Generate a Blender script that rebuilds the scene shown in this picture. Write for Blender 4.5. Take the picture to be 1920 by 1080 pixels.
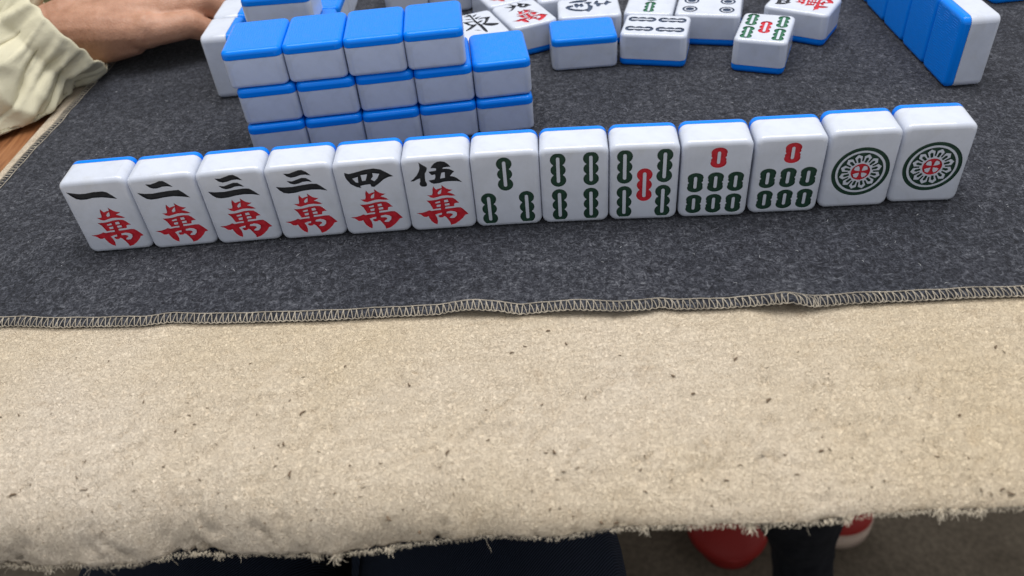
import bpy, bmesh, math, random
import mathutils
from mathutils import Vector, Matrix, noise
from mathutils.geometry import delaunay_2d_cdt

for o in list(bpy.data.objects):
    bpy.data.objects.remove(o, do_unlink=True)
sc = bpy.context.scene
C = sc.collection
R = math.radians
rnd = random.Random(7)

# ------------------------------------------------------------------ camera, light, exposure
W = 0.030                    # width of one tile in metres; plan coordinates below are in tile widths
TH = 1.319                   # tile height / width
TD = 0.669                   # tile depth / width
ZT = 0.760                   # height of the mat's upper side above the floor
CAM_F, CAM_H, CAM_P, CAM_R = 1516.87, 7.3736, 0.704809, -0.095403
cam = bpy.data.cameras.new('camera')
cam_o = bpy.data.objects.new('camera', cam)
C.objects.link(cam_o)
cam_o.matrix_world = (Matrix.Translation((0, 0, ZT + CAM_H * W))
                      @ Matrix.Rotation(math.pi / 2 - CAM_P, 4, 'X') @ Matrix.Rotation(CAM_R, 4, 'Z'))
cam.sensor_width = 36
cam.sensor_fit = 'HORIZONTAL'
cam.lens = CAM_F / 1920 * 36
cam.clip_start = 0.01
cam.clip_end = 50
cam.dof.use_dof = True
cam.dof.focus_distance = 0.385
cam.dof.aperture_fstop = 11
sc.camera = cam_o

world = bpy.data.worlds.new('World')
sc.world = world
world.use_nodes = True
bg = world.node_tree.nodes['Background']
bg.inputs['Color'].default_value = (0.97, 0.98, 1.0, 1)
bg.inputs['Strength'].default_value = 0.56

def area(name, loc, target, sx, sy, power, col):
    l = bpy.data.lights.new(name, 'AREA')
    l.shape = 'RECTANGLE'
    l.size, l.size_y = sx, sy
    l.energy = power
    l.color = col
    o = bpy.data.objects.new(name, l)
    C.objects.link(o)
    o.location = loc
    o.rotation_euler = (Vector(target) - Vector(loc)).to_track_quat('-Z', 'Y').to_euler()
    return o
area('skylight', (0.10, 0.56, ZT + 1.50), (0.05, 0.30, ZT), 1.7, 0.8, 28, (1.0, 0.985, 0.965))

sc.view_settings.view_transform = 'Standard'
sc.view_settings.look = 'None'
sc.view_settings.gamma = 1
sc.view_settings.use_curve_mapping = False
sc.view_settings.exposure = 0.10
sc.render.engine = 'CYCLES'

# ------------------------------------------------------------------ helpers
def P3(x, y, z=0.0):
    return Vector((x * W, y * W, ZT + z * W))

def unproj(px, py, z):
    """photo pixel (1920 wide) -> plan point (tile widths) at height z above the mat"""
    u0, v0 = px - 960, py - 540
    c, s = math.cos(CAM_R), math.sin(CAM_R)
    u, v = c * u0 + s * v0, -s * u0 + c * v0
    cp, sp = math.cos(CAM_P), math.sin(CAM_P)
    d = (u / CAM_F, cp - v / CAM_F * sp, -sp - v / CAM_F * cp)
    t = (z - CAM_H) / d[2]
    return (d[0] * t, d[1] * t, z)

def U3(px, py, z):
    return P3(*unproj(px, py, z))

def lin_interp(pts, x):
    if x <= pts[0][0]:
        return pts[0][1]
    for (a, b), (c, d) in zip(pts, pts[1:]):
        if x <= c:
            return b + (d - b) * (x - a) / (c - a)
    return pts[-1][1]

def mesh_obj(name, verts, faces, mat, parent=None, smooth=False):
    me = bpy.data.meshes.new(name)
    me.from_pydata([tuple(v) for v in verts], [], faces)
    if smooth:
        me.polygons.foreach_set('use_smooth', [True] * len(me.polygons))
    me.materials.append(mat)
    me.update()
    o = bpy.data.objects.new(name, me)
    C.objects.link(o)
    o.parent = parent
    return o

def tag(o, label=None, cat=None, group=None, kind=None):
    if label: o['label'] = label
    if cat: o['category'] = cat
    if group: o['group'] = group
    if kind: o['kind'] = kind
    return o

def empty(name, label, cat, group=None, loc=(0, 0, 0)):
    o = bpy.data.objects.new(name, None)
    C.objects.link(o)
    o.location = loc
    o.empty_display_size = 0.01
    return tag(o, label, cat, group)

class Tubes:
    """collects thin tubes along polylines into one mesh"""
    def __init__(s):
        s.v, s.f = [], []
    def add(s, pts, r, n=5, taper=None, cap=True):
        pts = [Vector(p) for p in pts]
        base = len(s.v)
        m = len(pts)
        ref = None
        for i, p in enumerate(pts):
            t = (pts[min(i + 1, m - 1)] - pts[max(i - 1, 0)])
            if t.length < 1e-9:
                t = Vector((1, 0, 0))
            t.normalize()
            if ref is None:
                ref = t.orthogonal().normalized()
            ref = (ref - t * ref.dot(t))
            if ref.length < 1e-6:
                ref = t.orthogonal()
            ref.normalize()
            b = t.cross(ref)
            rr = r[i] if isinstance(r, (list, tuple)) else r
            if taper:
                rr *= 1 - taper * i / max(1, m - 1)
            for k in range(n):
                a = 2 * math.pi * k / n
                s.v.append(p + (ref * math.cos(a) + b * math.sin(a)) * rr)
        for i in range(m - 1):
            for k in range(n):
                a, b_ = base + i * n + k, base + i * n + (k + 1) % n
                s.f.append((a, b_, b_ + n, a + n))
        if cap:
            s.f.append(tuple(base + k for k in reversed(range(n))))
            s.f.append(tuple(base + (m - 1) * n + k for k in range(n)))
    def build(s, name, mat, parent=None):
        return mesh_obj(name, s.v, s.f, mat, parent, True)

# ------------------------------------------------------------------ materials
def new_mat(name, base, rough=0.5, spec=0.5):
    m = bpy.data.materials.new(name)
    m.use_nodes = True
    b = m.node_tree.nodes['Principled BSDF']
    b.inputs['Base Color'].default_value = (*base, 1)
    b.inputs['Roughness'].default_value = rough
    b.inputs['Specular IOR Level'].default_value = spec
    return m, m.node_tree, b

def nd(nt, typ, **kw):
    n = nt.nodes.new(typ)
    for k, v in kw.items():
        if k in n.inputs:
            n.inputs[k].default_value = v
        else:
            setattr(n, k, v)
    return n

def noise_node(nt, vec, scale, detail=3.0, rough=0.55, dist=0.0):
    n = nd(nt, 'ShaderNodeTexNoise', Scale=scale, Detail=detail, Roughness=rough, Distortion=dist)
    nt.links.new(vec, n.inputs['Vector'])
    return n.outputs['Fac']

def ramp(nt, fac, stops):
    n = nt.nodes.new('ShaderNodeValToRGB')
    e = n.color_ramp.elements
    e[0].position, e[0].color = stops[0][0], (*stops[0][1], 1)
    e[1].position, e[1].color = stops[-1][0], (*stops[-1][1], 1)
    for p, c in stops[1:-1]:
        x = e.new(p)
        x.color = (*c, 1)
    nt.links.new(fac, n.inputs['Fac'])
    return n.outputs['Color']

def mix(nt, fac, a, b, mode='MIX'):
    n = nt.nodes.new('ShaderNodeMix')
    n.data_type = 'RGBA'
    n.blend_type = mode
    if isinstance(fac, (int, float)): n.inputs['Factor'].default_value = fac
    else: nt.links.new(fac, n.inputs['Factor'])
    for sock, v in (('A', a), ('B', b)):
        s = [i for i in n.inputs if i.name == sock and i.type == 'RGBA'][0]
        if isinstance(v, tuple): s.default_value = (*v, 1)
        else: nt.links.new(v, s)
    return [o for o in n.outputs if o.type == 'RGBA'][0]

def math_node(nt, op, a, b=None, c=None):
    n = nt.nodes.new('ShaderNodeMath')
    n.operation = op
    for i, v in enumerate((a, b, c)):
        if v is None: continue
        if isinstance(v, (int, float)): n.inputs[i].default_value = v
        else: nt.links.new(v, n.inputs[i])
    return n.outputs[0]

def bump(nt, b, height, strength, dist):
    n = nd(nt, 'ShaderNodeBump', Strength=strength, Distance=dist)
    nt.links.new(height, n.inputs['Height'])
    nt.links.new(n.outputs['Normal'], b.inputs['Normal'])
    return n

def objcoord(nt):
    return nt.nodes.new('ShaderNodeTexCoord').outputs['Object']

def mapped(nt, vec, scale=(1, 1, 1), rot=(0, 0, 0)):
    n = nt.nodes.new('ShaderNodeMapping')
    n.inputs['Scale'].default_value = scale
    n.inputs['Rotation'].default_value = rot
    nt.links.new(vec, n.inputs['Vector'])
    return n.outputs['Vector']

M = {}
# white tile plastic: faint handling grime, moulded softness
m, nt, b = new_mat('tile_white', (0.70, 0.74, 0.86), 0.22, 0.6)
co = objcoord(nt)
gr = noise_node(nt, co, 90, 4, 0.6)
nt.links.new(mix(nt, 1.0, ramp(nt, gr, [(0.28, (0.52, 0.557, 0.65)), (0.58, (0.575, 0.615, 0.712))]), ramp(nt, noise_node(nt, co, 38, 5, 0.7, 0.8), [(0.30, (0.93, 0.92, 0.89)), (0.48, (1.0, 1.0, 1.0))]), 'MULTIPLY'), b.inputs['Base Color'])
rg = math_node(nt, 'MULTIPLY_ADD', noise_node(nt, co, 120, 5, 0.7), 0.34, 0.0)
nt.links.new(rg, b.inputs['Roughness'])
bump(nt, b, noise_node(nt, co, 1400, 2), 0.05, 0.0003)
M['white'] = m

# blue back: glossy plastic with a fine pressed pattern of alternating hatched blocks
m, nt, b = new_mat('tile_blue', (0.001, 0.20, 0.80), 0.27, 0.2)
co = objcoord(nt)
rot = mapped(nt, co, (1, 1, 1), (0, 0, 0))
sx = nt.nodes.new('ShaderNodeSeparateXYZ')
nt.links.new(rot, sx.inputs[0])
cell = 1 / 0.0052
cx = math_node(nt, 'FLOOR', math_node(nt, 'MULTIPLY', sx.outputs['X'], cell))
cz = math_node(nt, 'FLOOR', math_node(nt, 'MULTIPLY', sx.outputs['Z'], cell))
par = math_node(nt, 'FLOORED_MODULO', math_node(nt, 'ADD', cx, cz), 2.0)
lx = math_node(nt, 'SINE', math_node(nt, 'MULTIPLY', sx.outputs['X'], 2 * math.pi * 4 * cell))
lz = math_node(nt, 'SINE', math_node(nt, 'MULTIPLY', sx.outputs['Z'], 2 * math.pi * 4 * cell))
hat = math_node(nt, 'ADD', math_node(nt, 'MULTIPLY', lx, par), math_node(nt, 'MULTIPLY', lz, math_node(nt, 'SUBTRACT', 1.0, par)))
geo = nt.nodes.new('ShaderNodeTexCoord')
sn = nt.nodes.new('ShaderNodeSeparateXYZ')
nt.links.new(geo.outputs['Normal'], sn.inputs[0])
flat = math_node(nt, 'GREATER_THAN', sn.outputs['Y'], 0.98)
hh = math_node(nt, 'MULTIPLY', hat, flat)
bump(nt, b, hh, 0.22, 0.00026)
nt.links.new(math_node(nt, 'MULTIPLY_ADD', noise_node(nt, co, 150, 5, 0.7), 0.34, 0.02), b.inputs['Roughness'])
M['blue'] = m

def paint(name, c1, c2):
    m, nt, b = new_mat(name, c1, 0.45, 0.35)
    co = objcoord(nt)
    nt.links.new(ramp(nt, noise_node(nt, co, 500, 4, 0.6), [(0.35, c1), (0.7, c2)]), b.inputs['Base Color'])
    M[name] = m
paint('black', (0.006, 0.008, 0.013), (0.020, 0.023, 0.030))
paint('red', (0.43, 0.012, 0.024), (0.57, 0.028, 0.048))
paint('green', (0.010, 0.040, 0.026), (0.020, 0.062, 0.040))
paint('green_lit', (0.020, 0.115, 0.060), (0.030, 0.15, 0.080))  # same green paint, lightened: reflection on the lying tiles put into the colour
paint('slate', (0.035, 0.055, 0.105), (0.06, 0.085, 0.14))

# grey felt of the mat: short matted fibres, light over dark
m, nt, b = new_mat('felt_grey', (0.06, 0.065, 0.08), 0.95, 0.12)
co = objcoord(nt)
f1 = noise_node(nt, mapped(nt, co, (1, 0.55, 1), (0, 0, 0.5)), 620, 2, 0.55, 1.8)
f2 = noise_node(nt, mapped(nt, co, (0.5, 1, 1), (0, 0, -0.4)), 570, 2, 0.55, 1.8)
f3 = noise_node(nt, co, 330, 4, 0.65, 0.6)
mx = math_node(nt, 'MAXIMUM', f1, f2)
fib = math_node(nt, 'ADD', math_node(nt, 'MULTIPLY', mx, 0.72), math_node(nt, 'MULTIPLY', f3, 0.34))
col = ramp(nt, fib, [(0.45, (0.006, 0.0066, 0.0098)), (0.56, (0.021, 0.0230, 0.0310)), (0.66, (0.064, 0.0675, 0.081)), (0.79, (0.165, 0.170, 0.187))])
big = noise_node(nt, co, 14, 5, 0.6)
col = mix(nt, 1.0, col, ramp(nt, big, [(0.3, (0.66, 0.68, 0.74)), (0.7, (1.32, 1.3, 1.27))]), 'MULTIPLY')
nt.links.new(col, b.inputs['Base Color'])
bump(nt, b, fib, 0.75, 0.0012)
b.inputs['Sheen Weight'].default_value = 0.08
b.inputs['Sheen Roughness'].default_value = 0.6
M['felt'] = m

# cream cloth: curly looped pile, yellowed patches
m, nt, b = new_mat('cloth_cream', (0.62, 0.53, 0.40), 0.95, 0.1)
co = objcoord(nt)
n1 = noise_node(nt, co, 720, 2.0, 0.5, 2.2)
n2 = noise_node(nt, mapped(nt, co, (0.55, 1, 1)), 240, 3, 0.6, 1.2)
worm = math_node(nt, 'SUBTRACT', 1.0, math_node(nt, 'ABSOLUTE', math_node(nt, 'MULTIPLY', math_node(nt, 'SUBTRACT', n1, 0.5), 7.0)))
n3 = noise_node(nt, mapped(nt, co, (0.13, 1, 1), (0, 0, R(5))), 430, 2, 0.5, 0.3)
pile = math_node(nt, 'ADD', math_node(nt, 'ADD', math_node(nt, 'MULTIPLY', worm, 0.50), math_node(nt, 'MULTIPLY', n2, 0.22)), math_node(nt, 'MULTIPLY', n3, 0.42))
col = ramp(nt, pile, [(0.0, (0.47, 0.378, 0.268)), (0.40, (0.725, 0.612, 0.468)), (0.82, (0.85, 0.748, 0.60))])
st = noise_node(nt, co, 9, 4, 0.55)
col = mix(nt, 1.0, col, ramp(nt, st, [(0.32, (1.03, 1.02, 1.03)), (0.7, (0.94, 0.89, 0.79))]), 'MULTIPLY')
gr = noise_node(nt, co, 75, 5, 0.65)
col = mix(nt, 1.0, col, ramp(nt, gr, [(0.28, (0.86, 0.83, 0.80)), (0.40, (1.0, 1.0, 1.0))]), 'MULTIPLY')
nt.links.new(col, b.inputs['Base Color'])
bump(nt, b, math_node(nt, 'ADD', pile, math_node(nt, 'MULTIPLY', noise_node(nt, co, 55, 4, 0.6), 2.6)), 0.82, 0.0012)
b.inputs['Sheen Weight'].default_value = 0.1
M['cream'] = m

m, nt, b = new_mat('thread_cream', (0.66, 0.58, 0.455), 0.85, 0.15)
M['thread'] = m
m, nt, b = new_mat('thread_grey', (0.40, 0.37, 0.32), 0.85, 0.15)
co = objcoord(nt)
nt.links.new(ramp(nt, noise_node(nt, co, 120, 3), [(0.35, (0.30, 0.265, 0.215)), (0.65, (0.50, 0.445, 0.36))]), b.inputs['Base Color'])
M['stitch'] = m
m, nt, b = new_mat('lint_brown', (0.17, 0.125, 0.085), 0.9, 0.1)
M['lint'] = m
m, nt, b = new_mat('lint_pale', (0.42, 0.43, 0.45), 0.9, 0.1)
M['lint_pale'] = m

# table wood
m, nt, b = new_mat('wood', (0.25, 0.11, 0.05), 0.38, 0.4)
co = objcoord(nt)
g1 = noise_node(nt, mapped(nt, co, (22, 1.6, 22)), 9, 5, 0.6, 0.8)
nt.links.new(ramp(nt, g1, [(0.3, (0.12, 0.045, 0.018)), (0.5, (0.27, 0.11, 0.045)), (0.7, (0.40, 0.185, 0.08))]), b.inputs['Base Color'])
bump(nt, b, g1, 0.15, 0.0006)
M['wood'] = m

# skin
m, nt, b = new_mat('skin', (0.38, 0.21, 0.145), 0.5, 0.35)
co = objcoord(nt)
s1 = noise_node(nt, co, 60, 6, 0.7)
nt.links.new(ramp(nt, s1, [(0.34, (0.355, 0.18, 0.115)), (0.52, (0.445, 0.24, 0.16)), (0.68, (0.51, 0.29, 0.205))]), b.inputs['Base Color'])
b.inputs['Subsurface Weight'].default_value = 0.12
b.inputs['Subsurface Radius'].default_value = (0.006, 0.0025, 0.0015)
b.inputs['Subsurface Scale'].default_value = 0.5
vor = nd(nt, 'ShaderNodeTexVoronoi', Scale=900.0)
nt.links.new(co, vor.inputs['Vector'])
bump(nt, b, math_node(nt, 'ADD', vor.outputs['Distance'], math_node(nt, 'MULTIPLY', noise_node(nt, co, 180, 4), 1.4)), 0.28, 0.0006)
M['skin'] = m
m, nt, b = new_mat('nail', (0.50, 0.30, 0.24), 0.3, 0.5)
M['nail'] = m

# jacket: pale sage cotton
m, nt, b = new_mat('jacket_cotton', (0.47, 0.46, 0.33), 0.8, 0.2)
co = objcoord(nt)
w1 = noise_node(nt, co, 1500, 2)
w2 = noise_node(nt, co, 30, 5, 0.6)
nt.links.new(ramp(nt, w2, [(0.3, (0.60, 0.56, 0.405)), (0.7, (0.69, 0.65, 0.485))]), b.inputs['Base Color'])
bump(nt, b, math_node(nt, 'ADD', math_node(nt, 'MULTIPLY', w1, 0.3), math_node(nt, 'ADD', w2, math_node(nt, 'MULTIPLY', noise_node(nt, mapped(nt, co, (0.5, 1, 1)), 110, 4, 0.6), 0.8))), 0.5, 0.0014)
M['jacket'] = m
m, nt, b = new_mat('jacket_shaded', (0.17, 0.16, 0.07), 0.85, 0.2)  # the jacket's shaded front, its shade put into a darker olive colour
M['jacket_shade'] = m

# denim: navy twill
m, nt, b = new_mat('denim', (0.012, 0.018, 0.035), 0.9, 0.15)
co = objcoord(nt)
wv = nd(nt, 'ShaderNodeTexWave', Scale=300.0, Distortion=0.6, Detail=1.0)
nt.links.new(mapped(nt, co, (1, 1, 1), (0, 0, R(35))), wv.inputs['Vector'])
nt.links.new(ramp(nt, wv.outputs['Fac'], [(0.25, (0.004, 0.007, 0.016)), (0.85, (0.022, 0.031, 0.052))]), b.inputs['Base Color'])
bump(nt, b, wv.outputs['Fac'], 0.4, 0.0005)
M['denim'] = m
m, nt, b = new_mat('black_cotton', (0.008, 0.009, 0.012), 0.9, 0.15)
co = objcoord(nt)
nt.links.new(ramp(nt, noise_node(nt, co, 60, 4), [(0.3, (0.005, 0.006, 0.009)), (0.7, (0.013, 0.014, 0.018))]), b.inputs['Base Color'])
M['black_cloth'] = m
m, nt, b = new_mat('shoe_red', (0.24, 0.014, 0.011), 0.6, 0.3)
M['shoe_red'] = m
m, nt, b = new_mat('shoe_sole', (0.40, 0.31, 0.25), 0.7, 0.3)
M['sole'] = m

# floor: dusty concrete
m, nt, b = new_mat('concrete', (0.10, 0.09, 0.075), 0.85, 0.2)
co = objcoord(nt)
c1 = noise_node(nt, co, 7, 6, 0.62)
c2 = noise_node(nt, co, 130, 4, 0.7)
col = ramp(nt, c1, [(0.3, (0.075, 0.060, 0.043)), (0.7, (0.145, 0.119, 0.088))])
col = mix(nt, 1.0, col, ramp(nt, c2, [(0.3, (0.6, 0.6, 0.6)), (0.7, (1.2, 1.2, 1.2))]), 'MULTIPLY')
nt.links.new(col, b.inputs['Base Color'])
bump(nt, b, c2, 0.4, 0.002)
M['concrete'] = m

# ------------------------------------------------------------------ floor and table
def box(name, x0, x1, y0, y1, z0, z1, mat, parent=None, bev=0.0, xf=None):
    bm = bmesh.new()
    bmesh.ops.create_cube(bm, size=1)
    for v in bm.verts:
        v.co = Vector(((x0 + x1) / 2 + v.co.x * (x1 - x0), (y0 + y1) / 2 + v.co.y * (y1 - y0), (z0 + z1) / 2 + v.co.z * (z1 - z0)))
    if bev:
        bmesh.ops.bevel(bm, geom=bm.edges[:], offset=bev, segments=3, profile=0.5, affect='EDGES')
    if xf:
        bm.transform(xf)
    me = bpy.data.meshes.new(name)
    bm.to_mesh(me)
    bm.free()
    me.materials.append(mat)
    o = bpy.data.objects.new(name, me)
    C.objects.link(o)
    o.parent = parent
    return o

tag(mesh_obj('floor', [(-3, -2.5, 0), (3, -2.5, 0), (3, 4, 0), (-3, 4, 0)], [(0, 1, 2, 3)], M['concrete']), kind='structure')

SK = math.tan(R(5.06))                      # mat, cloth and table lie turned by five degrees to the camera
TABLE = Matrix.Translation((0, 0, 0)) @ Matrix.Rotation(-R(5.06), 4, 'Z')
MAT_T, CLOTH_T = 0.0016, 0.0028             # thickness of mat and cloth
table = empty('wooden_table', 'brown wooden table under the cream cloth, bare wood showing beside the sleeve', 'table', None, (0, 0, 0))
ztop = ZT - MAT_T - CLOTH_T
tx0, tx1, ty0, ty1 = -11.9 * W, 17 * W, 6.55 * W, 33 * W
box('table_top', tx0, tx1, ty0, ty1, ztop - 0.028, ztop, M['wood'], table, 0.003, TABLE)
box('pedestal', 0.03, 0.13, 0.74, 0.84, 0.0405, ztop - 0.0285, M['wood'], table, 0.003, TABLE)
box('foot', -0.20, 0.36, 0.75, 0.83, 0, 0.04, M['wood'], table, 0.003, TABLE)

# ------------------------------------------------------------------ cream cloth
zc = -MAT_T / W                              # upper side of the cloth, in tile widths
edge_px = [(-1000, 1095), (-420, 1075), (-200, 1068), (0, 1057), (67, 1062), (100, 1060), (133, 1057), (173, 1060), (247, 1057), (290, 1048), (333, 1039), (367, 1036),
           (500, 1037), (633, 1037), (723, 1028), (773, 1018), (853, 1008), (933, 1002), (1007, 1007), (1057, 1005), (1123, 992),
           (1207, 987), (1286, 986), (1346, 983), (1452, 981), (1506, 981), (1559, 974), (1630, 963), (1700, 960), (1771, 954),
           (1824, 957), (1870, 951), (1920, 949), (2100, 940), (2500, 922), (3300, 880)]
def droop(px):                               # how far the free edge hangs below the table top
    return lin_interp([(-1000, -0.95), (0, -0.84), (300, -0.82), (600, -0.76), (800, -0.64), (1000, -0.45), (1300, -0.26), (1900, -0.20), (3300, -0.20)], px)
NX = 480
cols = []
for i in range(NX + 1):
    px = -1000 + (3300 + 1000) * (i / NX)
    py = lin_interp(edge_px, px) + noise.noise((px * 0.11, 3.1, 0)) * 2.2 + noise.noise((px * 0.3, 5.1, 0)) * 1.2 + noise.noise((px * 0.021, 9.1, 0)) * 2.2
    cols.append((unproj(px, py, zc + droop(px)), droop(px)))
def reach(px):                               # horizontal run of the bend, from the table edge to the free edge
    return lin_interp([(-1000, 0.85), (0, 0.85), (450, 0.85), (700, 0.9), (1000, 0.9), (1400, 0.75), (1900, 0.7), (3300, 0.7)], px)
CUR = 34
flat_rows = [0.06 * (k + 1) for k in range(20)] + [1.2 + 0.12 * (k + 1) for k in range(18)] + [3.8, 4.4, 5, 6, 7, 9, 11, 14, 18, 23]
rows = list(range(CUR + 1)) + flat_rows
cv, cf = [], []
for ci, ((ex, ey, ez), dz) in enumerate(cols):
    px = -1000 + 4300 * ci / NX
    Qr = reach(px)
    for k, row in enumerate(rows):
        if k <= CUR:
            t = k / CUR
            q = 2 * t * (1 - t) * Qr * 0.12 + t * t * Qr
            z = zc + dz * (1 - t) ** 2
        else:
            q = Qr + row
            z = zc
        x, y = ex + q * SK, ey + q
        fade = math.exp(-max(0.0, q - 0.3) / 1.2) * (1.0 if q < 3.0 else max(0.0, 1 - (q - 3.0) / 0.6))
        along = q + abs(z - zc)
        n = noise.noise((x * 1.0, along * 1.3, 0.3)) + 0.6 * noise.noise((x * 2.7 + 5, along * 2.0, 1.7)) + 0.35 * noise.noise((x * 6.0, along * 4.2, 4.2))
        crease = max(0.0, 0.22 - abs(noise.noise((x * 1.9 + along * 0.8, along * 0.9, 8.5)))) / 0.22
        c2_ = max(0.0, 0.16 - abs(noise.noise((x * 4.4 - along * 2.2, along * 2.6, 12.5)))) / 0.16
        c2_ *= max(0.0, noise.noise((x * 2.2, along * 2.6, 6.2)) + 0.32)
        off = 0.10 * n * fade - 0.06 * crease ** 2 * fade * max(0.0, noise.noise((x * 0.7, along, 2.2)) + 0.4) - 0.17 * c2_ * math.exp(-max(0.0, q - 1.4) / 0.8) * (1.0 if q < 3.0 else 0.0)
        if k > CUR * 0.6: off = max(off, -0.055)
        edge_on = (1 - k / CUR) if k < CUR else 0.0
        z += off * (1 - 0.6 * edge_on) * (0.35 + 0.65 * min(1.0, along * 1.5))
        y -= off * 0.8 * edge_on * min(1.0, along * 1.5)
        if q > 3.6: z = zc
        cv.append(P3(x, y, z))
nr = len(rows)
for i in range(NX):
    for k in range(nr - 1):
        a = i * nr + k
        cf.append((a, a + nr, a + nr + 1, a + 1))
cloth = mesh_obj('cream_cloth', cv, cf, M['cream'], None, True)
tag(cloth, 'thick cream cotton cloth with a frayed front edge covering the table under the grey mat', 'tablecloth')
# the cloth's left side follows a straight cut beside the wood
me = cloth.data
bm = bmesh.new()
bm.from_mesh(me)
cut_p = P3(-9.27, 13.4, 0)
cut_n = Vector((-math.cos(R(3.6)), math.sin(R(3.6)), 0))
bmesh.ops.bisect_plane(bm, geom=bm.verts[:] + bm.edges[:] + bm.faces[:], plane_co=cut_p, plane_no=cut_n, clear_outer=True)
bm.to_mesh(me)
bm.free()
sol = cloth.modifiers.new('thickness', 'SOLIDIFY')
sol.thickness = CLOTH_T
sol.offset = -1

# frayed fibres along the cut front edge
fr = Tubes()
frng = random.Random(31)
def cloth_edge(px):
    py = lin_interp(edge_px, px)
    return P3(*unproj(px, py, zc + droop(px)))
def fibre(p, length, r, down=0.6, curl=1.0):
    d = Vector((frng.uniform(-1, 1), -frng.uniform(0.35, 1.0), -frng.uniform(0.1, 1.0) * down)).normalized()
    pts = [p]
    for k in range(6):
        d = (d + Vector((frng.uniform(-1, 1), frng.uniform(-0.6, 0.6), frng.uniform(-0.9, 0.5))) * 0.45 * curl).normalized()
        pts.append(pts[-1] + d * length / 6)
    fr.add(pts, r, 4, 0.5)
for k in range(3200):
    px = frng.uniform(-60, 1980)
    p = cloth_edge(px) + Vector((0, frng.uniform(-0.0004, 0.0006), -frng.uniform(-0.0006, CLOTH_T * 0.7)))
    if frng.random() < 0.995:
        fibre(p, frng.uniform(0.0004, 0.0013), frng.uniform(0.00006, 0.00014), 0.5, 1.8)
    else:
        fibre(p, frng.uniform(0.003, 0.006), frng.uniform(0.00004, 0.00006), 0.9, 0.8)
for cx_, n_, ln in ((590, 26, 0.0045), (628, 34, 0.0055), (545, 14, 0.003), (365, 14, 0.0025), (410, 16, 0.003), (85, 16, 0.004), (690, 10, 0.003), (730, 14, 0.004),
                    (1405, 40, 0.005), (1440, 10, 0.005), (1210, 16, 0.004), (1590, 30, 0.004), (1765, 46, 0.005), (1790, 26, 0.004), (1840, 20, 0.004), (1560, 14, 0.003)):
    for k in range(n_):
        p = cloth_edge(cx_ + frng.gauss(0, 3.5)) + Vector((0, 0.0003, -frng.uniform(0.0, 0.002)))
        fibre(p, ln * frng.uniform(0.3, 1.0), frng.uniform(0.00010, 0.00022), 1.0, 2.0)
o = fr.build('frayed_fibres', M['thread'], cloth)
tag(o, kind='stuff')

# ------------------------------------------------------------------ grey felt mat
mat_px = [(0, 609), (33, 608), (107, 611), (200, 609), (267, 608), (317, 601), (400, 603), (500, 600), (633, 596), (740, 590), (820, 587),
          (853, 580), (880, 577), (940, 580), (977, 587), (1007, 583), (1073, 577), (1157, 580), (1207, 578), (1240, 573), (1273, 577),
          (1363, 574), (1433, 569), (1480, 562), (1523, 571), (1553, 569), (1613, 564), (1713, 561), (1813, 555), (1920, 552)]
lift_px = [(0, 0.005), (300, 0.01), (820, 0.02), (880, 0.10), (950, 0.06), (985, 0.0), (1060, 0.08), (1160, 0.06), (1240, 0.03), (1400, 0.02), (1480, 0.16), (1530, 0.06), (1600, 0.02), (1920, 0.02)]
front = []
for i in range(0, 241):
    px = 1920 * i / 240
    lf = lin_interp(lift_px, px)
    x, y, z = unproj(px, lin_interp(mat_px, px), lf)
    front.append([x, y, lf])
# smooth the traced front edge
for _ in range(2):
    front = [front[0]] + [[(a[j] + 2 * b_[j] + c[j]) / 4 for j in range(3)] for a, b_, c in zip(front, front[1:], front[2:])] + [front[-1]]
fl, frt = front[0], front[-1]
left_ext = [[-9.42 + (fl[0] + 9.42) * k / 16, 9.16 + (fl[1] - 9.16) * k / 16, 0.015] for k in range(16)]
right_ext = [[frt[0] + 7.6 * k / 30, frt[1] - 0.70 * k / 30, 0.02] for k in range(1, 31)]
front = left_ext + front + right_ext
mrows = [0, 0.05, 0.11, 0.18, 0.26, 0.36, 0.5, 0.7, 1.0, 1.5, 2.2, 3, 4, 5] + [6 + 0.5 * k for k in range(40)]
mv, mf = [], []
NR = len(mrows)
for i, (x, y, lf) in enumerate(front):
    for t in mrows:
        xx, yy = x + t * SK, y + t
        if i == 0: xx += 0.05 * noise.noise((0, yy * 1.3, 2)) + (0.10 if yy > 17 else 0) * min(1, (yy - 17) / 2)
        z = lf * math.exp(-(t / 0.42) ** 1.5)
        mv.append(P3(xx, yy, z))
for i in range(len(front) - 1):
    for k in range(NR - 1):
        a = i * NR + k
        mf.append((a, a + NR, a + NR + 1, a + 1))
felt = mesh_obj('felt_mat', mv, mf, M['felt'], None, True)
tag(felt, 'dark grey felt mat with overlocked cream stitching along its edge', 'mat')
sol = felt.modifiers.new('thickness', 'SOLIDIFY')
sol.thickness = MAT_T * 0.95
sol.offset = -1

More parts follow.
